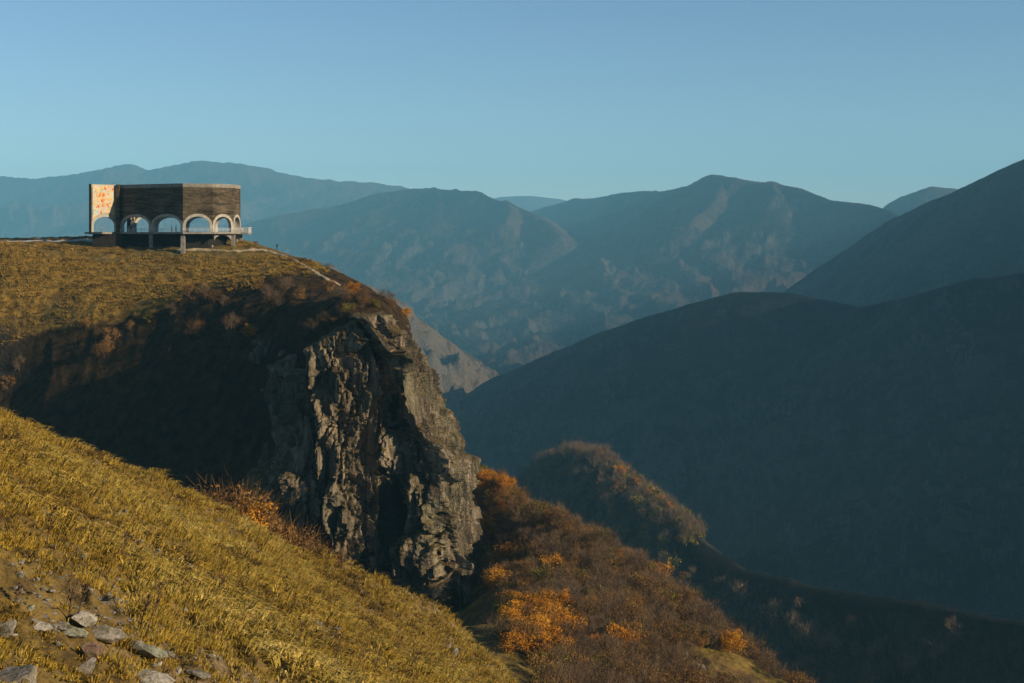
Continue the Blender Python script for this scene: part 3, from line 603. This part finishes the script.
def variant(kind, i):
    if (kind, i) not in VAR:
        pr = dict(bare=(260, 620, .05), russet=(760, 300, .055), orange=(1700, 100, .055), olive=(1000, 120, .07))[kind]
        tv, tq, cv, cq = tree_parts(hash_(kind)*31+i, 1., .95+.25*(i % 3), pr[0], pr[1], pr[2]*.6, .12+.06*(i % 2), 1+(i % 3), 8)
        a = bpy.data.meshes.new('trunk'); b = bpy.data.meshes.new('crown')
        for me, V_, Q_, m in ((a, tv, tq, BARK), (b, cv, cq, LM[kind])):
            me.from_pydata([tuple(p) for p in V_], [], [tuple(int(t) for t in q) for q in Q_]); me.materials.append(m); me.update()
        VAR[(kind, i)] = (a, b, tv, tq, cv, cq)
    return VAR[(kind, i)]
def hash_(k): return sum(ord(c) for c in k)
def plant(kind, i, x, y, z, h, w, label, group, name='autumn_tree', cat='tree', rz=None):
    a, b = variant(kind, i)[:2]; r = bpy.data.objects.new(name, None); COL.objects.link(r); r.location = (x, y, z-.05*h); r.rotation_euler = (0, 0, random.uniform(0, 6.28) if rz is None else rz); r.scale = (w, w, h); tag(r, label, cat, group)
    for nm, me in (('trunk', a), ('crown', b)): o = bpy.data.objects.new(nm, me); COL.objects.link(o); o.parent = r
    return r
def wood_stuff(name, items, keep=1.0, seed=1):
    for kind in sorted(set(t[0] for t in items)):
        Vs = []; Qs = []; off = 0; r = np.random.default_rng(seed)
        for (kd, i, x, y, z, h, w) in items:
            if kd != kind: continue
            _, _, tv, tq, cv, cq = variant(kd, i)
            if keep < 1: cq = cq[r.uniform(size=len(cq)) < keep]; 
            idx = cq.ravel(); v = cv[idx]; q = np.arange(len(v)).reshape(-1, 4); a = r.uniform(0, 6.28); c, s_ = math.cos(a), math.sin(a)
            sc = 1 if keep == 1 else 1.0
            v = np.c_[(v[:, 0]*c-v[:, 1]*s_)*w, (v[:, 0]*s_+v[:, 1]*c)*w, v[:, 2]*h]
            if keep < 1:
                m = v.reshape(-1, 4, 3); ct = m.mean(1, keepdims=True); v = (ct+(m-ct)*(1/keep)**.5).reshape(-1, 3)
            v = v+np.array([x, y, z]); Vs.append(v); Qs.append(q+off); off += len(v)
        if Vs: o = mesh_np(name, np.concatenate(Vs), np.concatenate(Qs), LM[kind], smooth=False); tag(o, kind='stuff')
# wooded slope
r = np.random.default_rng(12); P = sample_view(9000, (425, 860), (140, 375), 0.5, 14); s_, _, _, ins = poly_near(P[:, 0], P[:, 1], w_poly); P = P[(s_ > -5)]
t_, zn = terrain(P[:, 0], P[:, 1]); P = P[zn == 2]; t_ = t_[zn == 2]; px = CX+P[:, 0]/P[:, 1]*F; py = HY-t_/P[:, 1]*F
dens = fbm(P[:, 0]/14., P[:, 1]/14., 3, 95); ok = (py < 720) & ~((px < 505) & (py > 590)) & ~((px < 540) & (py > 655)) & (dens > -.45+.25*(px > 690))
P = P[ok]; t_ = t_[ok]; px = px[ok]; py = py[ok]; keep = []; 
grid = {}
for i in range(len(P)):
    k = (int(P[i, 0]//1.7), int(P[i, 1]//2.3))
    if k in grid: continue
    grid[k] = 1; keep.append(i)
items = []
for i in keep:
    x, y, z = P[i, 0], P[i, 1], t_[i]; u, v = px[i], py[i]; q = r.uniform(); kind = 'bare' if q < .66 else ('russet' if q < .92 else 'olive')
    if (510 < u < 568 and 612 < v < 662 and q < .55) or (612 < u < 634 and 636 < v < 656 and q < .5) or (u < 508 and v < 500 and q < .7) or (480 < u < 520 and 505 < v < 600 and q < .14) or q > .99: kind = 'orange'
    if u < 560 and v > 610 and kind == 'bare' and q < .3: kind = 'olive'
    h = r.uniform(1.7, 3.5)*(1.15 if kind == 'orange' else 1); items.append((kind, int(r.integers(0, 6)), x, y, z, h, h*r.uniform(.8, 1.15)))
print('wood items', len(items))
items.sort(key=lambda t: -t[5]/t[3]); LB = dict(bare='bare brown-grey autumn tree with fine twigs on the wooded slope below the cliff', russet='russet-leaved autumn tree among the bare trees below the cliff', orange='bright orange autumn tree glowing among the brown trees below the cliff', olive='olive-green autumn tree on the wooded slope below the cliff')
GR = dict(bare='bare trees of the wooded slope', russet='russet trees of the wooded slope', orange='orange trees of the wooded slope', olive='olive trees of the wooded slope')
NM = dict(bare='bare_tree', russet='russet_tree', orange='orange_tree', olive='olive_green_tree')
for t in items[:290]: plant(*t, LB[t[0]], GR[t[0]], NM[t[0]])
wood_stuff('woodland', items[290:])
# brushwood behind the crest of the near hillside, and shrubs of the headland
def back_of(px, k):
    xs = np.interp(px, [q[0] for q in FG_CREST], [q[2] for q in FG_CREST])+k; x = (px-CX)/F*xs; return x, xs, zat(x, xs)
for px_, k, h, kind in [(208, 3, 2.6, 'russet'), (218, 4.5, 3.6, 'bare'), (226, 3.5, 4.3, 'russet'), (236, 5, 5.0, 'bare'), (244, 3, 3.4, 'orange'), (247, 5, 4.8, 'bare'), (256, 3.5, 3.8, 'russet'), (262, 5.5, 5.0, 'bare'), (271, 4, 3.8, 'russet'), (281, 4, 3.8, 'bare'), (292, 3.5, 3.2, 'russet'), (303, 4.5, 3.6, 'bare'), (316, 3.5, 2.8, 'russet'), (328, 4, 2.6, 'bare')]:
    x, y, z = back_of(px_, k*.8); h = h*.85+1.4; kind = 'russet' if kind == 'bare' and px_ % 3 else kind
    lab = {'orange': 'small orange shrub glowing in the brown brushwood at the cliff foot', 'bare': 'leafless brown shrub in the brushwood behind the grassy crest', 'russet': 'reddish brown shrub in the brushwood behind the grassy crest'}[kind]
    plant(kind, random.randrange(6), x, y, z, h, h*.8+1.0, lab, None if kind == 'orange' else kind+' shrubs behind the grassy crest', 'shrub', 'shrub')
x, y, z = back_of(15, 3); plant('orange', 3, x, y, z, 2.9, 1.5, 'lone bright orange shrub at the left end of the grassy crest', None, 'shrub', 'shrub')
sp = [(188, 297, 3.2, 'russet'), (205, 300, 3.4, 'bare'), (214, 303, 2.8, 'russet'), (224, 306, 2.4, 'bare'), (172, 316, 3, 'bare'), (148, 325, 2.8, 'olive'), (110, 345, 4, 'russet'), (105, 358, 3.6, 'russet'), (85, 330, 2.4, 'russet'), (260, 292, 3, 'russet'), (268, 300, 2.6, 'bare'), (278, 308, 3, 'bare'), (286, 290, 2.4, 'bare'), (330, 292, 2.4, 'russet'), (352, 296, 2.6, 'orange'), (362, 300, 2.2, 'russet'), (342, 300, 2.4, 'bare'), (250, 338, 2.6, 'orange'), (406, 318, 2.0, 'orange'), (392, 308, 1.8, 'russet'), (300, 300, 2.6, 'russet'), (232, 330, 3, 'bare'), (8, 390, 3.2, 'russet'), (20, 372, 3, 'bare'), (250, 247, 1.0, 'olive'), (256, 246, 1.2, 'russet'), (232, 345, 3, 'bare'), (196, 335, 3, 'russet'), (130, 330, 2.2, 'russet'), (60, 318, 2, 'olive')]
sp += [(298+i*7.2, 331-i*2.6+(i % 3)*3, 1.2+(i*7 % 5)*.25, ['bare', 'russet', 'bare', 'olive'][i % 4]) for i in range(15)]
for u, v, h, kind in sp:
    x, y, z = hit(u, v, 240)
    lab = {'orange': 'small orange shrub on the edge of the headland', 'bare': 'leafless grey-brown shrub on the steep side of the headland', 'russet': 'reddish brown shrub on the steep side of the headland', 'olive': 'low olive-green bush in the dry grass of the headland'}[kind]
    plant(kind, random.randrange(6), x, y, z, h, h*1.1, lab, kind+' shrubs on the headland', 'shrub', 'shrub')
# the knoll and the dark ridge beyond
r = np.random.default_rng(22); it = []
P = sample_view(6500, (480, 1040), (560, 1010), .5, 23); t_, zn = terrain(P[:, 0], P[:, 1]); m_ = (zn == 4); P = P[m_]; t_ = t_[m_]; px = CX+P[:, 0]/P[:, 1]*F; py = HY-t_/P[:, 1]*F
cp = np.array(RIDGES[0][1]); cy_ = np.interp(px, cp[:, 0], cp[:, 1]); dd = py-cy_
for i in range(len(P)):
    if dd[i] > 150 or r.uniform() > ((.8 if dd[i] < 14 else .35) if px[i] < 700 else (.3 if dd[i] > 22 else 0)): continue
    h = r.uniform(4, 8); q = r.uniform(); kind = 'bare' if q < .7 else 'russet'
    if 615 < px[i] < 700 and q > .45: kind = 'olive' if q < .72 else ('orange' if q < .8 else 'bare')
    if kind == 'russet' and r.uniform() < .7: kind = 'bare'
    it.append((kind, int(r.integers(0, 6)), P[i, 0], P[i, 1], t_[i]-2.2, h, h*r.uniform(.8, 1.1)))
print('knoll', len(it)); wood_stuff('distant_woodland', it[:2600], .3, 3)

# ------------------------------------------------------------------ stones
def rock_mesh(seed, flat=.6):
    bm = bmesh.new(); bmesh.ops.create_icosphere(bm, subdivisions=4, radius=.5); r = np.random.default_rng(seed)
    co_ = np.array([v.co for v in bm.verts]); 
    for k in range(9):
        d = r.normal(size=3); d /= np.linalg.norm(d); c = r.uniform(.22, .38); t = co_@d; co_ = co_-np.outer(np.maximum(t-c, 0), d)*.92
    n_ = noise3(co_[:, 0]*5+seed, co_[:, 1]*5, co_[:, 2]*5, seed)*.05+noise3(co_[:, 0]*14, co_[:, 1]*14, co_[:, 2]*14, seed+1)*.025
    co_ = co_*(1+n_[:, None]*2)*np.array([1.25, .85, flat])
    for v, c in zip(bm.verts, co_): v.co = c
    me = bpy.data.meshes.new('rock'); bm.to_mesh(me); bm.free(); return me
def M_rock(name, c1, c2):
    n = N(name); a = n.noise(3, 6, .7); b = n.noise(14, 4, .7); n.bump(n.math('ADD', a, n.math('MULTIPLY', b, .4)), .7, .08)
    col = n.ramp(a, [(.3, c1), (.7, c2)]); col = n.mix(n.ramp(n.noise(5, 5, .7), [(.5, 0), (.6, .6)]), col, (.16, .15, .07)); return n.done(n.mix(n.ramp(b, [(.5, 0), (.62, .7)]), col, tuple(x*.4 for x in c1)))
RM = [M_rock('grey_stone', (.11, .095, .075), (.33, .29, .235)), M_rock('pale_stone', (.24, .215, .17), (.50, .45, .37)), M_rock('reddish_stone', (.12, .07, .045), (.30, .19, .13)), M_rock('lichen_stone', (.12, .12, .09), (.36, .36, .27))]
RMESH = {}
for k in range(6):
    for j, m in enumerate(RM): me = rock_mesh(40+k, [.55, .8, .4][k % 3]); me.materials.append(m); RMESH[(k, j)] = me
def rock(px, py, w, m, k, label, group=None, rz=None, sink=.14, tilt=(0, 0), asp=(1, 1), name='rock'):
    x, y, z = hit(px, py, 14, 420); o = bpy.data.objects.new(name, RMESH[(k, m)]); COL.objects.link(o); s_ = w*y/F
    o.location = (x, y, z+s_*(.5*[.55, .8, .4][k % 3]*asp[1]-sink)); o.scale = (s_/1.25, s_/1.25*asp[0], s_/1.25*asp[1]); o.rotation_euler = (tilt[0], tilt[1], random.uniform(-.5, .5) if rz is None else rz)
    return tag(o, label, 'rock', group)
rock(14, 690, 74, 0, 1, 'big grey lichen-spotted boulder in the bottom left corner', asp=(1, .8), sink=.3, rz=.2)
rock(6, 642, 30, 0, 4, 'dull grey stone at the left edge above the big boulder')
rock(82, 634, 30, 1, 3, 'pale angular stone lying above the long flat slabs', tilt=(.2, .3), asp=(1, 1.2))
rock(60, 632, 22, 0, 0, 'grey stone just left of the pale angular stone')
rock(36, 629, 34, 1, 2, 'flat pale slab in the upper left of the stony patch', tilt=(0, .25))
rock(70, 640, 34, 3, 2, 'flat greenish slab below the pale angular stone', tilt=(0, .2))
rock(104, 647, 42, 0, 2, 'long flat grey slab right of the pale angular stone', tilt=(0, .25), asp=(1, 1.3))
rock(92, 665, 32, 2, 1, 'reddish brown wedge of rock in the stony patch', tilt=(.2, .5), asp=(1, 1.1))
rock(88, 677, 26, 0, 4, 'grey stone lying below the reddish wedge of rock')
rock(143, 664, 50, 3, 5, 'long narrow pale green slab sloping down to the right', tilt=(0, .3), asp=(.7, 1.1), rz=0)
rock(138, 652, 24, 0, 0, 'brown-grey stone above the narrow pale green slab')
rock(150, 680, 46, 1, 2, 'broad pale slab at the bottom edge right of the reddish wedge', tilt=(0, .2))
rock(18, 592, 16, 1, 0, 'small white stone in the grass at the left edge')
rock(196, 680, 30, 0, 5, 'half-buried grey slab at the bottom edge right of the broad pale slab', tilt=(0, .2))
rock(166, 659, 20, 0, 3, 'brown stone at the right end of the slabs')
r = np.random.default_rng(31)
for i in range(150):
    if i < 70: u, v, w = r.uniform(0, 220), 0, r.uniform(4, 12); v = 600+u*.22+r.normal()*22+r.uniform(0, 30)
    elif i < 130: u = r.uniform(0, 150); v = 470+u*.75+r.normal()*26; w = r.uniform(2, 7)
    else: u = r.uniform(100, 420); v = 505+u*.24+r.uniform(8, 80); w = r.uniform(2, 6)
    if v > 690: continue
    m = int(r.choice([0, 1, 3, 0]))
    rock(u, v, w, m, int(r.integers(0, 6)), ['small grey stone lying in the golden hillside grass', 'small pale stone lying in the golden hillside grass', '', 'small greenish stone lying in the golden hillside grass'][m], ['grey', 'pale', '', 'greenish'][m]+' stones scattered on the hillside', sink=.15, name='stone')
for i, (u, v, w, k) in enumerate([(448, 648, 9, 1), (455, 656, 12, 4), (452, 668, 10, 1), (460, 676, 12, 3), (466, 684, 11, 4), (474, 668, 6, 0)]):
    rock(u, v, w, 0, k, 'jagged brown-grey outcrop stone on the lower crest of the hillside', 'outcrop stones along the crest', name='outcrop_stone', asp=(1, 1.3), sink=.4)
for (u, v, w, k) in [(676, 596, 9, 1), (683, 604, 10, 4), (688, 612, 8, 1), (672, 652, 14, 4), (684, 658, 16, 1), (694, 666, 14, 3), (702, 672, 14, 4), (690, 672, 12, 1), (664, 588, 7, 0)]:
    rock(u, v, w, 0, k, 'grey-brown crag breaking out of the right edge of the wooded slope', 'crags of the wooded slope', name='crag', asp=(1.2, 1.3), sink=.42)
for (u, v, w, k) in [(212, 247, 4, 1), (214.5, 243, 3.5, 0)]: rock(u, v, w, 1, k, 'whitish block lying on the ground below the monument deck', 'blocks below the monument deck')
# loose gravel of the scree
V = []; Q = []; bs = bmesh.new(); bmesh.ops.create_icosphere(bs, subdivisions=1, radius=.5); bv = np.array([v.co for v in bs.verts]); bf = np.array([[v.index for v in f.verts] for f in bs.faces]); off = 0
P = on_fg(sample_view(9000, (-60, 420), (20, 90), .8, 41)); b_ = fbm(P[:, 0]/7., P[:, 1]/7., 3, 90)+.5*fbm(P[:, 0]/1.4, P[:, 1]/1.4, 2, 91); P = P[(b_ > .22) & ((P[:, 1] > 48) | (P[:, 0]/P[:, 1]*F < -370))]; z_, _ = terrain(P[:, 0], P[:, 1])
for i in range(len(P)):
    s_ = r.uniform(.04, .16)*(1+P[i, 1]/90); V.append(bv*(1+.35*r.normal(size=(12, 1)))*np.array([1, .8, .5])*s_+[P[i, 0], P[i, 1], z_[i]+.1*s_]); Q.append(bf+off); off += 12
o = mesh_np('gravel', np.concatenate(V), np.concatenate(Q), RM[0], smooth=False); tag(o, kind='stuff')

# ------------------------------------------------------------------ dry weeds
WM = M_leaf('dead_stalks', (.06, .035, .02), (.14, .09, .05))
def weed(px, py, h, label, seed):
    x, y, z = hit(px, py, 14, 200); r = np.random.default_rng(seed); V = []; Q = []; L = h*y/F; lean = np.array([r.uniform(.1, .45), r.uniform(-.2, .1), 0])
    root = empty('dry_weed', (x, y, z-.05), label, 'weed', 'dry weed stalks on the hillside')
    P0 = [np.array([0, 0, 0]), lean*.3*L+[0, 0, .35*L], lean*.65*L+[0, 0, .7*L], lean*L+[0, 0, L]]; tube(V, Q, P0, [.020, .015, .010, .005], 5)
    st = mesh_np('stem', V, Q, WM, parent=root); V = []; Q = []
    for i in range(16):
        q = r.uniform(.3, 1); p = lean*q*L+np.array([0, 0, q*L]); a = r.uniform(0, 6.28); l = L*r.uniform(.1, .26); e = p+np.array([math.cos(a)*l*.6, math.sin(a)*l*.6, l*.8]); tube(V, Q, [p, e], [.009, .004], 4)
        for k in range(3): c = p+(e-p)*r.uniform(.5, 1); tube(V, Q, [c, c+r.normal(size=3)*.03+[0, 0, .04]], [.022, .008], 4)
    mesh_np('seed_heads', V, Q, WM, parent=root)
for i, (u, v, h) in enumerate([(68, 622, 46), (78, 616, 34), (146, 636, 52), (140, 628, 30), (215, 600, 26), (336, 678, 50), (352, 683, 62), (372, 683, 38), (410, 683, 30), (120, 560, 26), (46, 545, 34), (20, 500, 22), (98, 500, 24), (395, 660, 24), (14, 605, 24), (300, 640, 20)]):
    weed(u, v, h, 'dead brown weed stalk standing in the golden grass', 60+i)

# ------------------------------------------------------------------ visitors
SK = M_simple('skin', (.45, .28, .2), (.5, .32, .23)); 
def cloth(name, c): return M_simple(name, tuple(a*.8 for a in c), c, 8)
def person(x, y, z, face, jacket, trousers, hair, label, stride=.12, bag=False):
    root = empty('person', (x, y, z), label, 'person', None, face)
    J = [(0, 0, .93), (0, .01, 1.15), (0, .01, 1.38), (0, 0, 1.50), (0, .01, 1.60), (0, .0, 1.70),
         (-.09, 0, .9), (-.10, stride*.6, .5), (-.10, stride, .07), (-.10, stride+.13, .03), (.09, 0, .9), (.10, -stride*.5, .5), (.10, -stride, .07), (.10, -stride+.13, .03),
         (-.19, 0, 1.40), (-.24, -.03, 1.14), (-.22, .08, .90), (-.22, .11, .82), (.19, 0, 1.40), (.24, .03, 1.14), (.22, .12, .92), (.22, .15, .84)]
    E = [(0, 1), (1, 2), (2, 3), (3, 4), (4, 5), (0, 6), (6, 7), (7, 8), (8, 9), (0, 10), (10, 11), (11, 12), (12, 13), (2, 14), (14, 15), (15, 16), (16, 17), (2, 18), (18, 19), (19, 20), (20, 21)]
    rad = [.15, .14, .15, .055, .095, .075, .095, .07, .045, .04, .095, .07, .045, .04, .065, .05, .035, .03, .065, .05, .035, .03]
    me = bpy.data.meshes.new('body'); me.from_pydata(J, E, []); o = bpy.data.objects.new('body', me); COL.objects.link(o)
    md = o.modifiers.new('s', 'SKIN'); sv = me.skin_vertices[0].data
    for q, r_ in zip(sv, rad): q.radius = (r_, r_*.8); q.use_root = False
    sv[0].use_root = True; o.modifiers.new('u', 'SUBSURF').levels = 2; o.modifiers['u'].render_levels = 2
    dg = bpy.context.evaluated_depsgraph_get(); m2 = bpy.data.meshes.new_from_object(o.evaluated_get(dg)); o.modifiers.clear(); o.data = m2; m2.name = 'body'
    for m in (SK, jacket, trousers): m2.materials.append(m)
    for p in m2.polygons: c = p.center; p.material_index = 0 if c.z > 1.47 or (abs(c.x) > .17 and c.z < .9) else (1 if c.z > .88 else 2); p.use_smooth = True
    o.parent = root
    bm = bmesh.new(); bmesh.ops.create_uvsphere(bm, u_segments=14, v_segments=10, radius=.108)
    bmesh.ops.delete(bm, geom=[v for v in bm.verts if v.co.y > .03 and v.co.z < .02 or v.co.z < -.075], context='VERTS')
    for v in bm.verts: v.co += Vector((0, -.012, 1.655))
    hm = bpy.data.meshes.new('hair'); bm.to_mesh(hm); hm.materials.append(hair); h = bpy.data.objects.new('hair', hm); COL.objects.link(h); h.parent = root
    bpy.data.meshes.remove(me)
HB = cloth('dark_hair', (.03, .02, .015)); dk = cloth('dark_cloth', (.025, .027, .035)); nv = cloth('navy_cloth', (.03, .045, .09)); rd = cloth('maroon_cloth', (.12, .04, .035)); gy = cloth('grey_cloth', (.16, .16, .16)); wh = cloth('pale_cloth', (.5, .48, .44))
x, y = (86-CX)/F*368, 368.; person(x, y, zat(x, y), 2.6, dk, dk, HB, 'person in dark clothes standing on the road left of the mosaic panel')
x, y, z = hit(277, 251, 300); person(x, y, z+.14, .4, dk, nv, HB, 'person in dark jacket standing on the ridge path right of the monument')
for px_, y, j, t, lab in [(131, 357.5, dk, dk, 'person in black looking out through the left arch of the deck'), (128, 359.5, gy, dk, 'person in grey jacket behind the left arch of the deck'), (171.5, 353.6, nv, dk, 'person in navy jacket standing in the middle arch of the deck'), (176, 355.5, rd, dk, 'person in maroon jacket standing in the middle arch of the deck')]:
    person((px_-CX)/F*y, y, .747, random.uniform(0, 6), j, t, HB, lab)
x, y = (101.5-CX)/F*357, 357.; person(x, y, .747, 2., wh, gy, HB, 'person in pale clothes standing under the arch of the mosaic panel')
